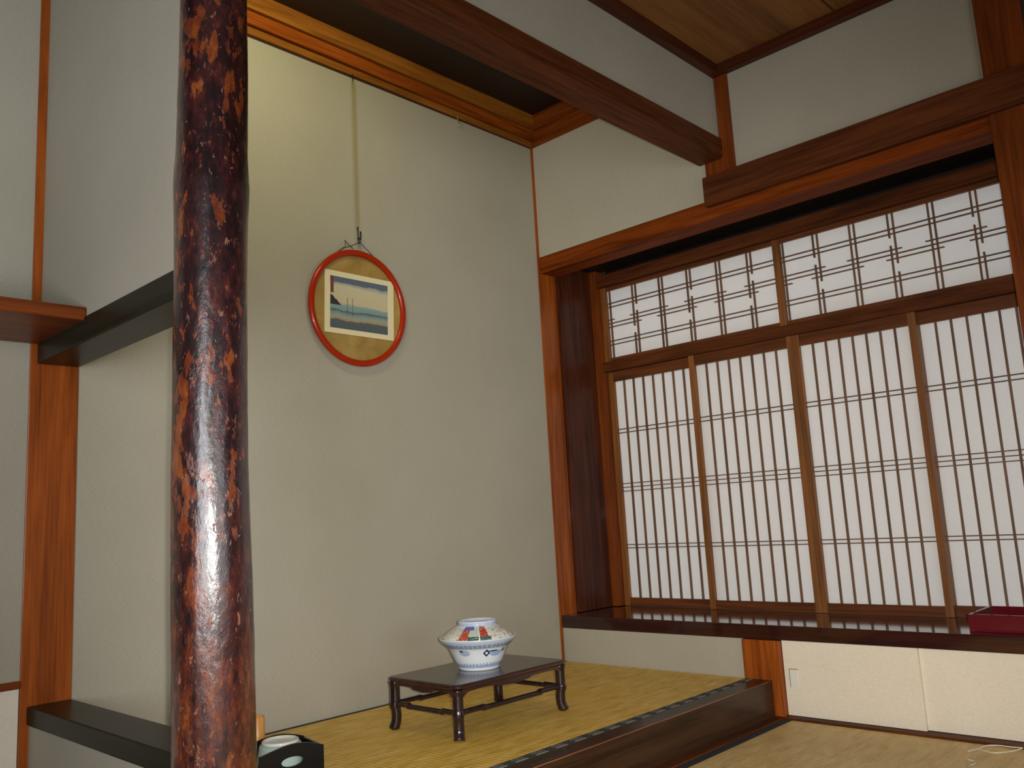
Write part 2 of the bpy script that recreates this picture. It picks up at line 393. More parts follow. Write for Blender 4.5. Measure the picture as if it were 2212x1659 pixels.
# room ceiling moulding
trim('trim_11', [(-3.72, -0.032, YP-0.032, YP-0.0, 2.174, ZC)], DARK['x'], 'dark ceiling moulding above the alcove lintel')
trim('trim_12', [(-0.03, 0.0, YP-0.0, -4.6, 2.174, ZC)], DARK['y'], 'dark ceiling moulding along the window wall')
# window wall rails
trim('trim_13', [(-0.030, -0.0, -0.856, -4.6, 1.688, 1.800)], BROWN['y'], 'brown horizontal rail above the paper window', 0.003)
b = MB(); b.box(-0.003, 0.105, -0.006, YK, 1.643, 1.716)
struct(b.build('trim_14', ORANGE['y'], bevel=0.002), 'orange brown header over the window recess', 'trim')
trim('trim_25', [(0.106, 0.42, -0.006, YK, 1.704, 1.716), (0.40, 0.42, -0.0555, YK, 1.669, 1.7035)], CEILDARK, 'underside of the window recess, coloured near black as its shade', 0.001)  # near black wood and gap board stand for shade above the head rail
trim('trim_15', [(0.325, 0.42, -0.0555, YK, 1.617, 1.668)], BROWN['y'], 'dark head rail above the upper lattice screens')
trim('trim_16', [(0.338, 0.42, -0.05, -1.96, 1.222, 1.266)], BROWN['y'], 'brown middle rail between upper and lower screens')
# recess side boards
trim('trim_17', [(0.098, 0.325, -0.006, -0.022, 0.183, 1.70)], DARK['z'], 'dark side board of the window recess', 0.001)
trim('trim_18', [(0.325, 0.42, -0.006, -0.055, 0.183, 1.70)], RED['z'], 'red brown jamb beside the first paper screen', 0.002)
b = MB(); b.box(0.11, 0.42, -1.94, -1.96, 0.183, 1.70); b.box(0.40, 0.42, -0.0, 0.02, 0.0, 1.72)
struct(b.build('trim_19', DARK['z']), 'dark board closing the near end of the window recess', 'trim')
# wall closing above the bay
b = MB(); b.box(0.10, 0.46, 0.05, -2.1, 1.717, 1.80); b.box(0.10, 0.46, 0.0, 0.05, 0.10, 1.80)
b.box(0.37, 0.46, 0.05, -2.1, ZF, 0.13); b.box(0.37, 0.46, -1.962, -2.4, ZF, 1.80); b.box(0.11, 0.37, -1.962, -2.4, 1.0, 1.8)
b.box(0.10, 0.46, -2.4, -2.5, ZF, 1.8)
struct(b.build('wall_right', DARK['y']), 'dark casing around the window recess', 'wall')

# desk shelf
b = MB(); b.box(-0.004, 0.42, -0.006, -2.40, 0.1325, 0.181)
tag(b.build('desk_shelf', LACQ, bevel=0.003), 'glossy dark red lacquered desk shelf running under the paper window', 'shelf')

# low sliding doors under the shelf
def low_door(n, y0, y1, x, pull):
    b = MB(); b.box(x, x+0.014, y0, y1, -0.1085, 0.1315)
    d = struct(b.build('door_%d' % n, PAPER_DOOR, bevel=0.001), 'cream paper low sliding door %s' % ('beside the short post' if n == 1 else 'nearer the red box'), 'door')
    if pull:
        p = MB(); z0, z1 = -0.018, 0.040; ya, yb = -0.989, -1.018
        p.box(x-0.0012, x+0.004, ya, yb, z0, z1)
        q = p.build('pull', PULL, d, bevel=0.001); q['label'] = 'pale recessed finger pull'
        p = MB(); p.box(x-0.002, x+0.0, ya+0.001, yb-0.001, z1-0.001, z1+0.002); p.box(x-0.002, x, ya-0.0, ya+0.002, z0, z1)
        p.build('pull_frame', PULLF, d)
    return d
low_door(1, -0.9695, -1.409, 0.004, True)
low_door(2, -1.401, -2.35, 0.0195, False)
trim('trim_20', [(-0.028, 0.10, -0.970, -4.6, ZF-0.007, -0.1095)], BROWN['y'], 'brown threshold under the low sliding doors', 0.001)

# ------------------------------------------------------------------ shoji sashes
def sash(n, y0, y1, z0, z1, x, stile, top, bot, label, lattice, st0=None):
    """frame between y0 > y1; x = front face of the frame"""
    st0 = stile if st0 is None else st0
    f = MB()
    f.box(x, x+0.024, y0, y0-st0, z0, z1); f.box(x, x+0.024, y1+stile, y1, z0, z1)
    f.box(x+0.002, x+0.022, y0-st0, y1+stile, z1-top, z1, 1); f.box(x+0.002, x+0.022, y0-st0, y1+stile, z0, z0+bot, 1)
    e = struct(empty('window_%d' % n, (x, y0, z0)), label, 'window')
    fo = f.build('frame', [SASH['z'], RAIL], bevel=0.001); fo.parent = e; fo.matrix_parent_inverse = Matrix.Translation(e.location).inverted()
    p = MB(); p.quad([(x+0.0165, y0-st0, z0+bot), (x+0.0165, y1+stile, z0+bot), (x+0.0165, y1+stile, z1-top), (x+0.0165, y0-st0, z1-top)])
    po = p.build('paper', PAPER); po.parent = e; po.matrix_parent_inverse = fo.matrix_parent_inverse
    l = MB(); lattice(l, x)
    lo = l.build('lattice', LATT['z']); lo.parent = e; lo.matrix_parent_inverse = fo.matrix_parent_inverse
    return e
def lower_lattice(ys, y0, y1):
    def fn(l, x):
        for y in ys: l.box(x+0.006, x+0.0155, y-0.0032, y+0.0032, 0.2165, 1.179)
        for z in (0.9576, 0.941, 0.7135, 0.6965, 0.6795, 0.4447, 0.4305):
            l.box(x+0.0045, x+0.0155, y0, y1, z-0.0018, z+0.0018)
    return fn
ZL0, ZL1 = 0.182, 1.2215
XF, XB = 0.342, 0.368        # front and rear tracks
def even(a, b, n): return [a+(b-a)*(i+1)/(n+1) for i in range(n)]
ST = 0.026
sash(1, -0.058, -0.525, ZL0, ZL1, XB-0.002, 0.024, 0.044, 0.0345, 'paper screen of the lower row next to the dark side board',
     lower_lattice(even(-0.085, -0.503, 7), -0.08, -0.502), 0.027)
sash(2, -0.500, -0.9645, ZL0, ZL1, XF, 0.0225, 0.044, 0.0345, 'second paper screen of the lower row from the dark side board',
     lower_lattice(even(-0.526, -0.942, 7), -0.525, -0.942), 0.026)
sash(3, -0.9655, -1.421, ZL0, ZL1, XF, 0.026, 0.044, 0.0345, 'third paper screen of the lower row from the dark side board',
     lower_lattice(even(-0.990, -1.395, 7), -0.990, -1.395), 0.0245)
sash(4, -1.396, -1.865, ZL0, ZL1, XB-0.002, 0.025, 0.044, 0.0345, 'nearest paper screen of the lower row behind the red box',
     lower_lattice([-1.4238-0.0502*(i+1) for i in range(8)], -1.421, -1.84), 0.025)

def upper_lattice(pairs, y0, y1, z0, z1, mirror, single):
    r1 = (1.5390, 1.5215); rm = (1.4625, 1.4455, 1.4285); r3 = (1.3630, 1.3455)
    t = 0.0016
    def v(l, x, y, za, zb): l.box(x+0.006, x+0.0155, y-0.0026, y+0.0026, za, zb)
    def h(l, x, z, ya, yb): l.box(x+0.0045, x+0.0155, ya, yb, z-t, z+t)
    def fn(l, x):
        if single is not None: v(l, x, single, z0, z1)
        for z in r1+r3: h(l, x, z, y0, y1)
        for i, (a, c) in enumerate(pairs):
            if i % 2 == 1: v(l, x, a, z0, z1); v(l, x, c, z0, z1)
            else:
                if mirror: a, c = c, a       # a: long upper line; c: short upper line
                v(l, x, a, rm[2]-0.018, z1); v(l, x, a, z0, r3[0]+0.016)
                v(l, x, c, r1[1]-0.014, z1); v(l, x, c, z0, rm[0]+0.016)
        e = 0.020
        edges = [(y0, y0)]+list(pairs)+[(y1, y1)]
        for z in (rm[1],): h(l, x, z, y0, y1)
        for k in range(len(edges)-1):
            ya = min(edges[k][0]+e, y0) if k else y0
            yb = max(edges[k+1][1]-e, y1) if k < len(edges)-2 else y1
            use_c = (k % 2 == 0) != mirror
            h(l, x, rm[2] if use_c else rm[0], ya, yb)
        h(l, x, rm[0] if not mirror else rm[2], y0, y0-0.036)
    return fn
ZU0, ZU1 = 1.2665, 1.6165
LP = [(-0.2300, -0.2480), (-0.3735, -0.3910), (-0.5160, -0.5335), (-0.6590, -0.6765), (-0.8010, -0.8185)]
RP = [(-1.0820, -1.0995), (-1.2240, -1.2415), (-1.3640, -1.3820), (-1.5030, -1.5200), (-1.6420, -1.6590)]
sash(5, -0.058, -0.945, ZU0, ZU1, 0.352, 0.0265, 0.0175, 0.018, 'left upper lattice screen nearer the dark side board',
     upper_lattice(LP, -0.085, -0.919, 1.284, 1.600, False, -0.1030), 0.029)
sash(6, -0.946, -1.880, ZU0, ZU1, 0.352, 0.0265, 0.0175, 0.018, 'right upper lattice screen nearer the red brown post',
     upper_lattice(RP, -0.947, -1.855, 1.284, 1.600, True, -0.9580), 0.002)

# ------------------------------------------------------------------ alcove floor and step
root = tag(empty('tatami_mat', (-1.0, -0.43, -0.03)), 'golden woven straw mat filling the raised alcove floor', 'mat')
inv = Matrix.Translation(root.location).inverted()
b = MB(); b.box(-1.95, -0.006, -0.024, -0.8315, -0.035, 0.0)
o = b.build('mat_surface', TAT1, bevel=0.002); o.parent = root; o.matrix_parent_inverse = inv
b = MB(); b.box(-1.95, -0.006, -0.832, -0.8675, -0.035, 0.0006)
o = b.build('patterned_border', HERI, bevel=0.001); o.parent = root; o.matrix_parent_inverse = inv; o['label'] = 'patterned grey green cloth border'
b = MB(); b.box(-1.95, -0.006, -0.007, -0.0235, -0.035, 0.0004)
o = b.build('back_border', BORD, bevel=0.001); o.parent = root; o.matrix_parent_inverse = inv; o['label'] = 'plain dark cloth border'
b = MB(); b.box(-3.72, -0.003, -0.004, -0.8675, ZF+0.02, -0.036)
struct(b.build('floor', DARK['x']), 'dark base under the alcove mat', 'floor')
b = MB(); b.box(-1.915, -0.013, -0.868, -0.9315, ZF+0.004, 0.0015); 
struct(b.build('trim_21', STEPW, bevel=0.003), 'dark polished front step board of the alcove', 'trim')
b = MB(); b.tube([(-1.914+1.9*t/40, -0.9308+0.0006*sin(t*2.1), 0.0008) for t in range(41)], 0.0016, 8)
struct(b.build('trim_22', EDGEW), 'worn light edge of the front step board', 'trim')
b = MB(); b.box(-1.915, -0.013, -0.932, -0.966, ZF-0.007, -0.1125)
struct(b.build('trim_23', BROWN['x'], bevel=0.001), 'thin brown strip at the foot of the step', 'trim')
# left niche floor
b = MB(); b.box(-3.72, -2.036, -0.006, -0.93, ZF-0.007, -0.11)
struct(b.build('floor', CEILW), 'board floor of the left niche', 'floor')

# room mats
def room_mat(x0, x1, y0, y1, label):
    r = tag(empty('tatami_mat', ((x0+x1)/2, (y0+y1)/2, ZF)), label, 'mat', 'tatami mats of the room floor')
    inv = Matrix.Translation(r.location).inverted()
    b = MB(); b.box(x0, x1, y0-0.03, y1+0.03, ZF-0.0075, ZF+0.0035)
    o = b.build('mat_surface', TAT2, bevel=0.001); o.parent = r; o.matrix_parent_inverse = inv
    for ya, yb in ((y0, y0-0.0295), (y1, y1+0.0295)):
        b = MB(); b.box(x0, x1, ya, yb, ZF-0.0075, ZF+0.004)
        o = b.build('border', BORD, bevel=0.001); o.parent = r; o.matrix_parent_inverse = inv; o['label'] = 'dark cloth border'
room_mat(-1.815, -0.029, -0.967, -1.87, 'pale straw mat in the lower right corner beside the step')
room_mat(-3.62, -1.817, -0.967, -1.87, 'straw mat in front of the bark covered pillar')
room_mat(-1.815, -0.029, -1.872, -2.775, 'straw mat at the near right of the room')
room_mat(-3.62, -1.817, -1.872, -2.775, 'straw mat under the viewer')

# ------------------------------------------------------------------ bark covered pillar
def pillar():
    rad = [(-0.125, .0742), (0.17, .0738), (.34, .0732), (.466, .0731), (.592, .0717), (.72, .0697), (.85, .0688), (.99, .0688), (1.12, .0687), (1.19, .0697), (1.235, .0716), (1.265, .0722), (1.30, .0706), (1.335, .0684), (1.42, .0680), (1.55, .067), (1.675, .0659), (2.0, .065), (2.217, .0645)]
    cx = [(-0.125, -1.974), (0.22, -1.9776), (.47, -1.982), (.72, -1.9853), (1.0, -1.984), (1.2, -1.982), (1.33, -1.9805), (1.55, -1.977), (1.675, -1.976), (2.217, -1.972)]
    def lerp(t, z):
        for (a, va), (c, vc) in zip(t, t[1:]):
            if z <= c: return va+(vc-va)*(z-a)/(c-a)
        return t[-1][1]
    b = MB(); seg = 128; nz = 420; rings = []
    for k in range(nz+1):
        z = -0.113+(ZC-0.004+0.113)*k/nz; r = lerp(rad, z); c = lerp(cx, z); ring = []
        for i in range(seg):
            a = 2*pi*i/seg; d = Vector((cos(a), sin(a), 0))
            n = noise.noise(Vector((d.x*1.3, d.y*1.3, z*3.1)))*0.0013
            n += noise.noise(Vector((d.x*5, d.y*5, z*26)))*0.0003
            pl = noise.noise(Vector((d.x*4.2+9, d.y*4.2, z*17+noise.noise(Vector((d.x*9, d.y*9, z*30)))*0.6)))
            n += 0.0003 if pl > 0.08 else 0.0
            rr = r-0.0006+n
            ring.append(b.bm.verts.new((c+rr*d.x, -0.88+rr*d.y, z)))
        rings.append(ring)
    for a, c in zip(rings, rings[1:]):
        for i in range(seg):
            f = b.bm.faces.new([a[i], a[(i+1) % seg], c[(i+1) % seg], c[i]]); f.smooth = True
    b.bm.faces.new(rings[0][::-1]); b.bm.faces.new(rings[-1])
    o = b.build('log_pillar', BARK)
    tag(o, 'round natural log pillar with glossy dark red bark and orange patches, standing at the alcove corner', 'pillar')
pillar()

# ------------------------------------------------------------------ left niche
root = tag(empty('wall_shelf', (-2.7, 0, 1.105)), 'red brown wall shelf cut by the left photo edge, ending at the partition', 'shelf')
b = MB(); b.box(-3.72, -2.0125, -0.007, -0.325, 1.105, 1.1375)
o = b.build('shelf_board', RED['x'], bevel=0.003); o.parent = root; o.matrix_parent_inverse = Matrix.Translation(root.location).inverted()
trim('trim_24', [(-3.72, -2.035, -0.0, -0.014, 0.2435, 0.2615)], RED['x'], 'thin red brown rail above the pale panel at lower left')
b = MB(); b.box(-3.0, -2.0375, -0.001, -0.010, -0.105, 0.243)
struct(b.build('door_3', PAPER_DOOR), 'pale paper panel at the lower left below the thin rail', 'door')

# ------------------------------------------------------------------ hanging round picture
CX, CZ, RO = -0.997, 1.343, 0.207
pic = tag(empty('round_picture', (CX, -0.02, CZ)), 'round red framed picture with a small landscape print, hanging on the back wall', 'picture')
pic.rotation_euler = (radians(2.5), 0, 0)
b = MB(); seg = 96; prof = []
for k in range(16):
    a = 2*pi*k/16; prof.append((RO-0.0115+0.0115*cos(a), 0.0095*sin(a)))
rings = [[b.bm.verts.new((r*cos(2*pi*i/seg), -0.004+y, r*sin(2*pi*i/seg))) for r, y in prof] for i in range(seg)]
for i in range(seg):
    A, B = rings[i], rings[(i+1) % seg]
    for k in range(16):
        f = b.bm.faces.new([A[k], A[(k+1) % 16], B[(k+1) % 16], B[k]]); f.smooth = True
b.build('frame', REDF, pic)
def gold_material():
    m, nt, bb = new_mat('gold_brown_backing')
    mp = coords(nt, (1, 1, 1)); n = noise_n(nt, mp, 9, 5, 0.6, 0.5)
    r = ramp(nt, [(0.3, (0.26, 0.155, 0.030)), (0.7, (0.42, 0.28, 0.085))], n.outputs['Fac'])
    nt.links.new(r.outputs[0], bb.inputs['Base Color']); bb.inputs['Roughness'].default_value = 0.45; return m
b = MB()
disc = [b.bm.verts.new(((RO-0.018)*cos(2*pi*i/seg), 0.0, (RO-0.018)*sin(2*pi*i/seg))) for i in range(seg)]
disc2 = [b.bm.verts.new(((RO-0.018)*cos(2*pi*i/seg), 0.008, (RO-0.018)*sin(2*pi*i/seg))) for i in range(seg)]
b.bm.faces.new(disc); b.bm.faces.new(disc2[::-1])
for i in range(seg): b.bm.faces.new([disc[i], disc[(i+1) % seg], disc2[(i+1) % seg], disc2[i]])
b.build('backing', gold_material(), pic)['label'] = 'mottled gold brown backing board'
# print sheet: local x -0.142..0.153, z -0.100..0.117
PX0, PX1, PZ0, PZ1 = -0.141, 0.154, -0.099, 0.118
SHEET = plain('cream_print_paper', (0.74, 0.66, 0.42), 0.6)
b = MB(); b.box(PX0, PX1, -0.0022, -0.0006, PZ0, PZ1); sheet = b.build('print_sheet', SHEET, pic); sheet['label'] = 'cream sheet with wide margins'
def art_material():
    m, nt, bb = new_mat('generic_landscape_print')
    tc = N(nt, 'ShaderNodeTexCoord'); sx = N(nt, 'ShaderNodeSeparateXYZ'); nt.links.new(tc.outputs['Object'], sx.inputs[0])
    mp = coords(nt, (14, 1, 40)); n = noise_n(nt, mp, 1, 4)
    mpb = coords(nt, (9, 1, 4)); nb = noise_n(nt, mpb, 1, 4)
    mr = N(nt, 'ShaderNodeMapRange'); nt.links.new(sx.outputs['Z'], mr.inputs[0])
    mr.inputs[1].default_value = -0.080; mr.inputs[2].default_value = 0.098
    ad = N(nt, 'ShaderNodeMath', operation='MULTIPLY_ADD'); nt.links.new(n.outputs['Fac'], ad.inputs[0]); ad.inputs[1].default_value = 0.10
    nt.links.new(mr.outputs[0], ad.inputs[2])
    ad2 = N(nt, 'ShaderNodeMath', operation='MULTIPLY_ADD'); nt.links.new(nb.outputs['Fac'], ad2.inputs[0]); ad2.inputs[1].default_value = 0.12
    nt.links.new(ad.outputs[0], ad2.inputs[2])
    sl = (0.075, 0.095, 0.10)
    r = ramp(nt, [(0.0, sl), (0.27, (0.085, 0.11, 0.115)), (0.29, (0.36, 0.25, 0.14)), (0.345, (0.30, 0.33, 0.25)), (0.42, (0.16, 0.25, 0.27)),
                  (0.46, (0.08, 0.10, 0.08)), (0.48, (0.18, 0.30, 0.30)), (0.56, (0.22, 0.33, 0.32)), (0.60, (0.52, 0.47, 0.30)),
                  (0.92, (0.55, 0.50, 0.33)), (1.0, (0.22, 0.27, 0.30)), (1.0, (0.10, 0.13, 0.17))], ad2.outputs[0])
    nt.links.new(r.outputs[0], bb.inputs['Base Color']); bb.inputs['Roughness'].default_value = 0.6
    return m
b = MB(); b.box(-0.119, 0.126, -0.0030, -0.0023, -0.081, 0.099)
b.build('printed_picture', art_material(), sheet)['label'] = 'small landscape in blue, cream and slate'
MAROON = plain('maroon_ink', (0.16, 0.045, 0.045), 0.6); INK = plain('dark_ink', (0.03, 0.03, 0.03), 0.6)
b = MB(); b.box(-0.1185, -0.106, -0.0034, -0.0030, 0.040, 0.0985); b.build('print_margin_strip', MAROON, sheet)
for xm in (-0.05, -0.028):
    b = MB(); b.box(xm, xm+0.0018, -0.0034, -0.003, -0.032, 0.03); b.build('print_mast', MAROON, sheet)
b = MB()   # dark generic hill at the left edge
pts = [(-0.119, 0.0), (-0.119, 0.034), (-0.108, 0.030), (-0.100, 0.020), (-0.093, 0.018), (-0.086, 0.010), (-0.078, 0.004), (-0.074, 0.0)]
b.bm.faces.new([b.bm.verts.new((x, -0.0034, z)) for x, z in pts])
b.bm.faces.new([b.bm.verts.new((x, -0.0030, z)) for x, z in pts])
b.build('print_hill', INK, sheet)
# adjustable hanger: hook, two flat brass strips with notches
hg = tag(empty('picture_hanger', (-0.992, -0.018, 2.20)), 'long thin brass picture hanger between the moulding and the round picture', 'hanger')
b = MB()
b.tube([(0.0, -0.001, 0.026), (0.0, -0.001, 0.0), (0.0, -0.004, -0.008), (0, -0.001, -0.014)], 0.0018, 8)
b.build('hook', IRON, hg)
b = MB()
for sx_ in (-0.0042, 0.0032): b.box(sx_, sx_+0.0016, -0.0045, -0.0020, -0.560, -0.006)
for i in range(52): b.box(-0.0028, 0.0034, -0.0042, -0.0032, -0.556+i*0.0085, -0.5535+i*0.0085)
b.box(-0.0042, 0.0048, -0.0050, -0.0018, -0.014, -0.004); b.box(-0.0042, 0.0048, -0.0050, -0.0018, -0.030, -0.026)
b.build('strip', BRASS, hg)
b = MB()
b.tube([(0.000, -0.004, -0.560), (0.001, -0.004, -0.59), (0.004, -0.006, -0.612), (0.010, -0.007, -0.604), (0.010, -0.007, -0.575)], 0.0028, 8)
b.tube([(0.001, -0.006, -0.600), (0.004, -0.008, -0.622)], 0.005, 8)
b.build('lower_hook', IRON, hg)
b = MB()   # cord, in picture space: apex above the frame
ap = (0.004, -0.002, 0.238)
b.tube([(-0.095, 0.004, 0.182), (-0.06, -0.002, 0.206), (-0.03, -0.003, 0.219), ap], 0.0018, 8)
b.tube([ap, (0.045, -0.001, 0.212), (0.085, 0.004, 0.188)], 0.0018, 8)
b.tube([(-0.062, -0.006, 0.232), (-0.050, -0.006, 0.222), (-0.028, -0.006, 0.208)], 0.0021, 8)
b.tube([(-0.062, -0.006, 0.230), (-0.058, -0.006, 0.213), (-0.070, -0.005, 0.203), (-0.085, 0.0, 0.190)], 0.0017, 8)
b.build('hanging_cord', CORDM, pic)
# small empty hook
b = MB(); b.tube([(-0.4687, -0.0155, 2.232), (-0.4687, -0.0165, 2.200), (-0.467, -0.020, 2.190), (-0.462, -0.025, 2.187), (-0.458, -0.027, 2.195)], 0.0019, 8)
tag(b.build('wall_hook', BRASS), 'small bare brass hook under the moulding right of the picture', 'hook')

# ------------------------------------------------------------------ low display table
TX0, TX1, TY0, TY1, TH = -1.142, -0.681, -0.606, -0.298, 0.1475
tb = tag(empty('display_table', ((TX0+TX1)/2, (TY0+TY1)/2, 0)), 'low dark lacquered display table with curved legs on the alcove mat', 'table')
tinv = Matrix.Translation(tb.location).inverted()
def tpart(b, name, mat, bevel=0.0, lab=None, par=None):
    o = b.build(name, mat, bevel=bevel); o.parent = tb; o.matrix_parent_inverse = tinv
    if lab: o['label'] = lab
    return o
def rounded_slab(b, x0, x1, y0, y1, z0, z1, r, n=6):
    pts = []
    for cx, cy, a0 in ((x1-r, y1-r, 0), (x0+r, y1-r, pi/2), (x0+r, y0+r, pi), (x1-r, y0+r, 3*pi/2)):
        for i in range(n+1):
            a = a0+pi/2*i/n; pts.append((cx+r*cos(a), cy+r*sin(a)))
    lo = [b.bm.verts.new((x, y, z0)) for x, y in pts]; hi = [b.bm.verts.new((x, y, z1)) for x, y in pts]
    b.bm.faces.new(hi); b.bm.faces.new(lo[::-1])
    for i in range(len(pts)):
        j = (i+1) % len(pts); b.bm.faces.new([lo[i], lo[j], hi[j], hi[i]])
b = MB(); rounded_slab(b, TX0, TX1, TY0, TY1, TH-0.014, TH, 0.022)
tpart(b, 'tabletop', TABLEW, 0.005)
# apron rails with a carved middle
def apron(p0, p1, inward):
    b = MB(); p0 = Vector(p0); p1 = Vector(p1); L = (p1-p0).length; d = (p1-p0)/L; n = Vector(inward)
    top = TH-0.0145; N_ = 40; rows = []
    for i in range(N_+1):
        t = i/N_; dep = 0.010
        e = abs(t-0.5)*2
        if e < 0.30: dep = 0.0165+0.0015*cos(e/0.30*pi)
        elif e < 0.40: dep = 0.0150-(e-0.30)/0.10*0.0055
        else: dep = 0.0095-0.0015*sin(pi*(e-0.40)/0.5)
        if e > 0.88: dep = 0.009+((e-0.88)/0.12)**2*0.012
        rows.append((p0+d*L*t, dep))
    prev = None
    for p, dep in rows:
        q = [b.bm.verts.new((p.x+n.x*o_, p.y+n.y*o_, z)) for o_ in (0, 0.012) for z in (top-dep, top)]
        if prev:
            a = prev
            for f in ((a[0], q[0], q[1], a[1]), (a[3], q[3], q[2], a[2]), (a[0], a[2], q[2], q[0]), (a[1], q[1], q[3], a[3])): b.bm.faces.new(f)
        else: b.bm.faces.new((q[0], q[1], q[3], q[2]))
        prev = q
    b.bm.faces.new((prev[0], prev[2], prev[3], prev[1]))
    tpart(b, 'apron', TABLEW, 0.001)
lx0, lx1, ly0, ly1 = TX0+0.0175, TX1-0.0175, TY0+0.0175, TY1-0.0175
apron((lx0+0.014, ly0-0.010, 0), (lx1-0.014, ly0-0.010, 0), (0, 1, 0)); apron((lx0+0.014, ly1+0.010, 0), (lx1-0.014, ly1+0.010, 0), (0, -1, 0))
apron((lx0-0.010, ly0+0.014, 0), (lx0-0.010, ly1-0.014, 0), (1, 0, 0)); apron((lx1+0.010, ly0+0.014, 0), (lx1+0.010, ly1-0.014, 0), (-1, 0, 0))
for cx, cy, sx_, sy_ in ((lx0, ly0, -1, -1), (lx1, ly0, 1, -1), (lx0, ly1, -1, 1), (lx1, ly1, 1, 1)):
    b = MB(); pts = []; rr = []
    for k in range(25):
        t = k/24; z = (TH-0.014)*(1-t)
        off = 0.0012*math.exp(-((t-0.50)/0.05)**2) - 0.0018*sin(pi*min(max((t-0.52)/0.40, 0), 1)) + (0.0045*((t-0.80)/0.20)**2 if t > 0.80 else 0)
        pts.append((cx+sx_*off, cy+sy_*off, z))
        r = 0.0148+(0.0016*math.exp(-((t-0.50)/0.04)**2))+(0.004*(1-t/0.14)**2 if t < 0.14 else 0)+(0.0012*((t-0.8)/0.2) if t > 0.8 else 0)
        rr.append(r)
    b.tube(pts, rr, 20)
    for v in b.bm.verts: v.co.z = max(v.co.z, 0.0)
    tpart(b, 'leg', LEGW)
zs = 0.071
def stretcher(p0, p1):
    b = MB(); p0 = Vector(p0); p1 = Vector(p1); pts = []; rr = []
    for k in range(49):
        t = k/48; e = abs(t-0.5)*2
        dz = 0.0 if e > 0.62 else (-0.003 if e < 0.54 else -0.003*(0.62-e)/0.08)
        pts.append(p0.lerp(p1, t)+Vector((0, 0, dz)))
        rr.append(0.0074+0.0022*math.exp(-((e-0.58)/0.035)**2)+(0.002*(e-0.9)/0.1 if e > 0.9 else 0))
    b.tube(pts, rr, 12); tpart(b, 'stretcher', LEGW)
stretcher((lx0+.01, ly0, zs), (lx1-.01, ly0, zs)); stretcher((lx0+.01, ly1, zs), (lx1-.01, ly1, zs))
stretcher((lx0, ly0+.01, zs), (lx0, ly1-.01, zs)); stretcher((lx1, ly0+.01, zs), (lx1, ly1-.01, zs))

tb.location.z += 0.0010      # feet stand on the mat

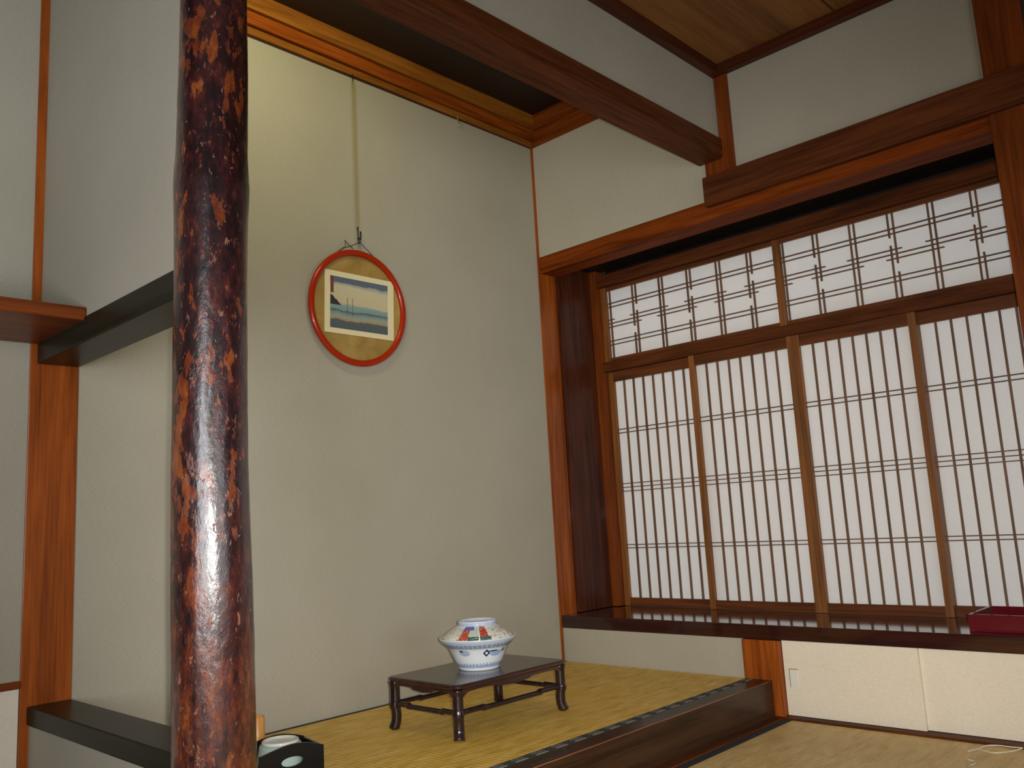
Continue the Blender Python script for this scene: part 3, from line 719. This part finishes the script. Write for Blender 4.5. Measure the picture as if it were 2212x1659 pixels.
# ------------------------------------------------------------------ porcelain bowl with lid
BX, BY, BZ = -0.908, -0.452, TH+0.0014
def porcelain(name, kind):
    m, nt, bb = new_mat(name)
    tc = N(nt, 'ShaderNodeTexCoord'); sx = N(nt, 'ShaderNodeSeparateXYZ'); nt.links.new(tc.outputs['Object'], sx.inputs[0])
    def mt(op, a, b_=None, c_=None):
        n = N(nt, 'ShaderNodeMath', operation=op)
        for i, v in enumerate((a, b_, c_)):
            if v is None: continue
            if isinstance(v, (int, float)): n.inputs[i].default_value = v
            else: nt.links.new(v, n.inputs[i])
        return n.outputs[0]
    ang = mt('ARCTAN2', sx.outputs['Y'], sx.outputs['X']); z = sx.outputs['Z']
    def mixc(fac, a, c):
        n = N(nt, 'ShaderNodeMix', data_type='RGBA')
        if isinstance(fac, (int, float)): n.inputs[0].default_value = fac
        else: nt.links.new(fac, n.inputs[0])
        for i, v in ((6, a), (7, c)):
            if isinstance(v, tuple): n.inputs[i].default_value = (*v, 1)
            else: nt.links.new(v, n.inputs[i])
        return n.outputs[2]
    def band(a, c): return mt('MULTIPLY', mt('GREATER_THAN', z, a), mt('LESS_THAN', z, c))
    white = (0.70, 0.74, 0.76); blue = (0.20, 0.29, 0.46); dk = (0.02, 0.035, 0.09)
    mp = coords(nt, (1, 1, 1)); n1 = noise_n(nt, mp, 55, 3, 0.6); n2 = noise_n(nt, mp, 160, 2)
    if kind == 'bowl':
        col = mixc(0, white, white)
        # scalloped collar at the rim
        sc = mt('SINE', mt('MULTIPLY', ang, 46.0))
        f = mt('GREATER_THAN', mt('MULTIPLY_ADD', sc, 0.25, n2.outputs['Fac']), 0.40)
        col = mixc(mt('MULTIPLY', band(0.0660, 0.0915), 0.65), col, (0.30, 0.40, 0.56))
        collar = mt('MULTIPLY', band(0.0685, 0.0790), f)
        col = mixc(mt('MULTIPLY', collar, 0.6), col, (0.13, 0.20, 0.36))
        col = mixc(mt('MULTIPLY', band(0.0800, 0.0818), 0.85), col, (0.72, 0.76, 0.80))
        col = mixc(mt('MULTIPLY', band(0.0655, 0.0670), 0.8), col, (0.72, 0.76, 0.80))
        col = mixc(mt('MULTIPLY', band(0.066, 0.0685), 0.35), col, blue)
        # pointed leaf border near the foot
        tri = mt('ABSOLUTE', mt('SUBTRACT', mt('FRACT', mt('MULTIPLY', ang, 44/(2*pi))), 0.5))
        lim = mt('MULTIPLY_ADD', tri, 0.016, 0.0165)
        leaf = mt('MULTIPLY', mt('GREATER_THAN', z, 0.0085), mt('LESS_THAN', z, lim))
        col = mixc(mt('MULTIPLY', leaf, mt('MULTIPLY_ADD', n2.outputs['Fac'], 1.0, 0.25)), col, (0.20, 0.28, 0.50))
        # blue motifs around the body (angles from +x)
        A0 = math.atan2(-(0.452-2.406)*-1, -(2.762-0.908))   # direction towards the viewer
        view = math.atan2(-2.406+0.452, -2.762+0.908)
        def blob(da, zc, wa, wz, colr, fmul=1.0, ring=False):
            u = mt('DIVIDE', mt('SUBTRACT', ang, view+da), wa); v_ = mt('DIVIDE', mt('SUBTRACT', z, zc), wz)
            dd = mt('ADD', mt('ABSOLUTE', u), mt('ABSOLUTE', v_)) if ring else mt('ADD', mt('MULTIPLY', u, u), mt('MULTIPLY', v_, v_))
            ff = mt('LESS_THAN', dd, 1.0)
            if ring: ff = mt('MULTIPLY', ff, mt('GREATER_THAN', dd, 0.45))
            elif fmul < 1: ff = mt('MULTIPLY', ff, mt('MULTIPLY_ADD', n2.outputs['Fac'], 1.0, fmul-0.5))
            return ff, colr
        for args in ((-0.50, 0.0540, 0.20, 0.0090, (0.24, 0.36, 0.50), 0.8), (0.33+0.30, 0.0500, 0.24, 0.0085, (0.27, 0.37, 0.60), 0.9),
                     (-0.62, 0.0600, 0.07, 0.0035, dk, 0.9), (0.50, 0.0575, 0.20, 0.0020, dk, 1.0), (0.95, 0.0570, 0.10, 0.0060, dk, 0.7),
                     (-1.4, 0.052, 0.22, 0.009, (0.24, 0.36, 0.5), 0.8), (1.9, 0.052, 0.22, 0.009, (0.24, 0.36, 0.5), 0.8), (3.0, 0.052, 0.22, 0.009, (0.24, 0.36, 0.5), 0.8)):
            ff, cc = blob(*args[:5], args[5]); col = mixc(ff, col, cc)
        ff, cc = blob(0.27, 0.0525, 0.13, 0.0115, dk, 1.0, True); col = mixc(ff, col, cc)
    else:
        col = mixc(0, white, white)
        view = math.atan2(-2.406+0.452, -2.762+0.908)
        fl = ramp(nt, [(0.35, (0.52, 0.47, 0.36)), (0.46, (0.70, 0.72, 0.68)), (0.56, (0.62, 0.62, 0.50)), (0.62, (0.42, 0.22, 0.13)), (0.68, (0.30, 0.36, 0.28))], n1.outputs['Fac'])
        col = mixc(mt('MULTIPLY', band(0.0, 0.030), 0.9), col, fl.outputs[0])
        def pan(d0, d1, za, zb):
            a_ = mt('SUBTRACT', ang, view)
            return mt('MULTIPLY', mt('MULTIPLY', mt('GREATER_THAN', a_, d0), mt('LESS_THAN', a_, d1)), band(za, zb))
        red = ramp(nt, [(0.4, (0.42, 0.05, 0.03)), (0.62, (0.50, 0.10, 0.07)), (0.7, (0.7, 0.5, 0.35))], n2.outputs['Fac'])
        grn = ramp(nt, [(0.35, (0.02, 0.05, 0.05)), (0.6, (0.10, 0.16, 0.14))], n2.outputs['Fac'])
        for off in (-0.10, -1.9, 2.0):
            col = mixc(pan(off-0.48, off-0.20, 0.001, 0.033), col, red.outputs[0])
            col = mixc(pan(off-0.20, off+0.12, 0.0, 0.033), col, (0.50, 0.58, 0.52))
            col = mixc(pan(off-0.20, off+0.12, 0.0, 0.010), col, grn.outputs[0])
            col = mixc(pan(off+0.12, off+0.16, 0.0, 0.033), col, (0.72, 0.75, 0.75))
            col = mixc(pan(off+0.16, off+0.42, 0.010, 0.034), col, red.outputs[0])
            col = mixc(pan(off+0.16, off+0.48, 0.0, 0.010), col, grn.outputs[0])
            col = mixc(pan(off-0.50, off-0.05, 0.026, 0.035), col, (0.10, 0.11, 0.32))
        col = mixc(mt('MULTIPLY', band(0.034, 0.0445), mt('MULTIPLY_ADD', n2.outputs['Fac'], 0.7, 0.35)), col, (0.30, 0.38, 0.58))
    nt.links.new(col, bb.inputs['Base Color']); bb.inputs['Roughness'].default_value = 0.10
    bb.inputs['Coat Weight'].default_value = 0.4; bb.inputs['Coat Roughness'].default_value = 0.03
    return m
bowl = tag(empty('lidded_bowl', (BX, BY, BZ)), 'blue and white porcelain bowl with a red and green painted lid on the low table', 'bowl')
b = MB()
b.lathe([(0, .004), (.055, .004), (.0570, 0), (.0610, 0), (.0625, .003), (.0635, .008), (.069, .016), (.076, .030), (.0835, .047), (.0900, .060), (.0960, .067), (.1010, .071),
         (.1065, .076), (.1095, .0795), (.1145, .0835), (.1175, .0900), (.1180, .0925), (.1165, .0940), (.1130, .0925), (.105, .080), (.090, .066), (.07, .03), (.05, .012), (0, .010)], seg=96)
b.build('bowl_body', porcelain('blue_white_porcelain', 'bowl'), bowl)
b = MB()
b.lathe([(0, .024), (.06, .020), (.095, .004), (.1055, -.003), (.1080, .0), (.1065, .003), (.100, .0095), (.088, .0185), (.074, .0270), (.063, .0325), (.0590, .0345),
         (.0575, .0400), (.0595, .0450), (.0585, .0470), (.0555, .0465), (.0535, .0415), (.050, .0385), (.035, .0375), (0, .0372)], seg=96)
lid = b.build('lid', porcelain('painted_lid_porcelain', 'lid'), bowl, loc=(0, 0, 0.0925)); lid['label'] = 'domed lid painted red, green and blue'

# ------------------------------------------------------------------ black caddy with cup, bamboo holder
rz = math.atan2(-0.6435+0.6155, -1.5864+1.7324)
CAD = (-1.735, -0.612, 0)
cad = tag(empty('tea_caddy', CAD, rz), 'black lacquered open caddy with arched ends and a finger hole, beside the pillar', 'caddy')
W_, DP, H_ = 0.149, 0.122, 0.100
def arch_panel(y, hole):
    b = MB(); n = 32; th = 0.006
    def top(x):
        t = x/W_; return H_+0.0145*sin(pi*t**1.15) if 0 < t < 1 else H_
    hx, hz, hw, hh = W_*0.5, 0.078, 0.026, 0.011
    xs = sorted(set([W_*i/n for i in range(n+1)]+[hx-hw, hx+hw]))
    def hol(x):
        u = (x-hx)/hw
        if abs(u) >= 1: return None
        return (hz-hh*math.sqrt(1-u*u), hz+hh*math.sqrt(1-u*u)*0.9)
    def cell(x0, x1, za0, za1, zb0, zb1):
        v = [b.bm.verts.new(p) for p in ((x0, y, za0), (x1, y, za1), (x1, y, zb1), (x0, y, zb0), (x0, y+th, za0), (x1, y+th, za1), (x1, y+th, zb1), (x0, y+th, zb0))]
        for f in ((0, 1, 2, 3), (7, 6, 5, 4), (0, 4, 5, 1), (3, 2, 6, 7), (0, 3, 7, 4), (1, 5, 6, 2)): b.bm.faces.new([v[i] for i in f])
    for x0, x1 in zip(xs, xs[1:]):
        if hole and hx-hw-1e-6 <= x0 and x1 <= hx+hw+1e-6:
            h0 = hol(x0) or (hz, hz); h1 = hol(x1) or (hz, hz)
            cell(x0, x1, 0, 0, h0[0], h1[0]); cell(x0, x1, h0[1], h1[1], top(x0), top(x1))
        else: cell(x0, x1, 0, 0, top(x0), top(x1))
    bmesh.ops.remove_doubles(b.bm, verts=b.bm.verts[:], dist=1e-5)
    return b
arch_panel(0, True).build('end_panel', BLACK, cad)
arch_panel(DP-0.006, True).build('end_panel', BLACK, cad)
b = MB(); b.box(0, 0.006, 0.0061, DP-0.0061, 0, H_-0.022); b.build('side_panel', BLACK, cad)
b = MB(); b.box(W_-0.006, W_, 0.0061, DP-0.0061, 0, H_-0.001); b.build('side_panel', BLACK, cad)
b = MB(); b.box(0.0061, W_-0.0061, 0.0061, DP-0.0061, 0.004, 0.010); b.build('base_board', BLACK, cad)
cr, sr = cos(rz), sin(rz)
def cloc(lx, ly, z=0): return (CAD[0]+cr*lx-sr*ly, CAD[1]+sr*lx+cr*ly, z)
cup = tag(empty('celadon_cup', cloc(0.069, 0.060, 0.0103)), 'pale green celadon cup turned upside down inside the black caddy', 'cup')
b = MB(); b.lathe([(0, .092), (.030, .096), (.0425, .1005), (.0475, .094), (.0520, .072), (.0530, .03), (.0535, 0), (.0505, 0), (.048, .03), (.043, .086), (0, .086)], seg=64)
b.build('cup_body', CEL, cup)
b = MB(); b.lathe([(0, .1000), (.028, .1005), (.0345, .1012), (.0370, .1050), (.0390, .1060), (.0410, .1045), (.0430, .1000), (.0410, .099), (0, .0975)], seg=64)
b.build('foot_ring', CELTOP, cup)['label'] = 'pale unglazed foot'
b = MB(); b.lathe([(0, .004), (.017, .003), (.0185, 0), (.0195, .001), (.0195, .150), (.0185, .151), (.0165, .150), (.0165, .012), (0, .010)], (0, 0, 0), 32)
bam = b.build('bamboo_holder', BAMBOO, loc=(-1.649, -0.448, 0.0005))
tag(bam, 'orange bamboo cylinder standing behind the black caddy, half hidden by the pillar', 'holder')

# ------------------------------------------------------------------ red lacquer box on the shelf
rb = tag(empty('lacquer_box', (0.05, -1.55, 0.1812)), 'shallow open crimson lacquer box on the desk shelf at the right photo edge', 'box')
def rbx(name, bx, lab=None):
    b = MB(); b.box(*bx); o = b.build(name, REDL, rb, bevel=0.0012)
    if lab: o['label'] = lab
# local: x from 0 (front) to 0.24, y from 0 to -0.33
bw, bl, bh, t = 0.225, 0.34, 0.050, 0.007
rbx('base_board', (t, bw-t, -t, -bl+t, 0.0, 0.006))
rbx('front_panel', (0, t, 0, -bl, 0, bh)); rbx('back_panel', (bw-t, bw, 0, -bl, 0, bh))
rbx('side_panel', (t, bw-t, 0, -t, 0, bh)); rbx('side_panel', (t, bw-t, -bl+t, -bl, 0, bh))

# ------------------------------------------------------------------ string on the floor
zf = ZF+0.0048
b = MB()
def smooth(pts, n=10):
    pts = [Vector(p) for p in pts]; out = []
    for i in range(len(pts)-1):
        p0 = pts[max(i-1, 0)]; p1 = pts[i]; p2 = pts[i+1]; p3 = pts[min(i+2, len(pts)-1)]
        for k in range(n):
            t = k/n; out.append(0.5*((2*p1)+(p2-p0)*t+(2*p0-5*p1+4*p2-p3)*t*t+(3*p1-p0-3*p2+p3)*t**3))
    out.append(pts[-1]); return out
b.tube(smooth([(-0.125, -1.558, zf), (-0.085, -1.572, zf), (-0.050, -1.585, zf+.002), (-0.033, -1.612, zf+.002), (-0.036, -1.640, zf+.003), (-0.0385, -1.672, zf+.005)]), 0.0019, 8)
b.tube(smooth([(-0.085, -1.572, zf), (-0.098, -1.592, zf), (-0.106, -1.617, zf), (-0.090, -1.640, zf+.001), (-0.062, -1.660, zf+.002), (-0.0385, -1.672, zf+.005)]), 0.0019, 8)
tag(b.build('loose_string', STRING), 'thin pale string loop on the straw mat close to the low doors', 'string', 'pale strings on the room mat')
b = MB()
b.tube(smooth([(-0.205, -1.580, zf), (-0.214, -1.600, zf), (-0.232, -1.606, zf), (-0.262, -1.600, zf), (-0.30, -1.612, zf)]), 0.0017, 8)
tag(b.build('loose_string', STRING), 'short end of pale string farther out on the mat, cut by the bottom photo edge', 'string', 'pale strings on the room mat')
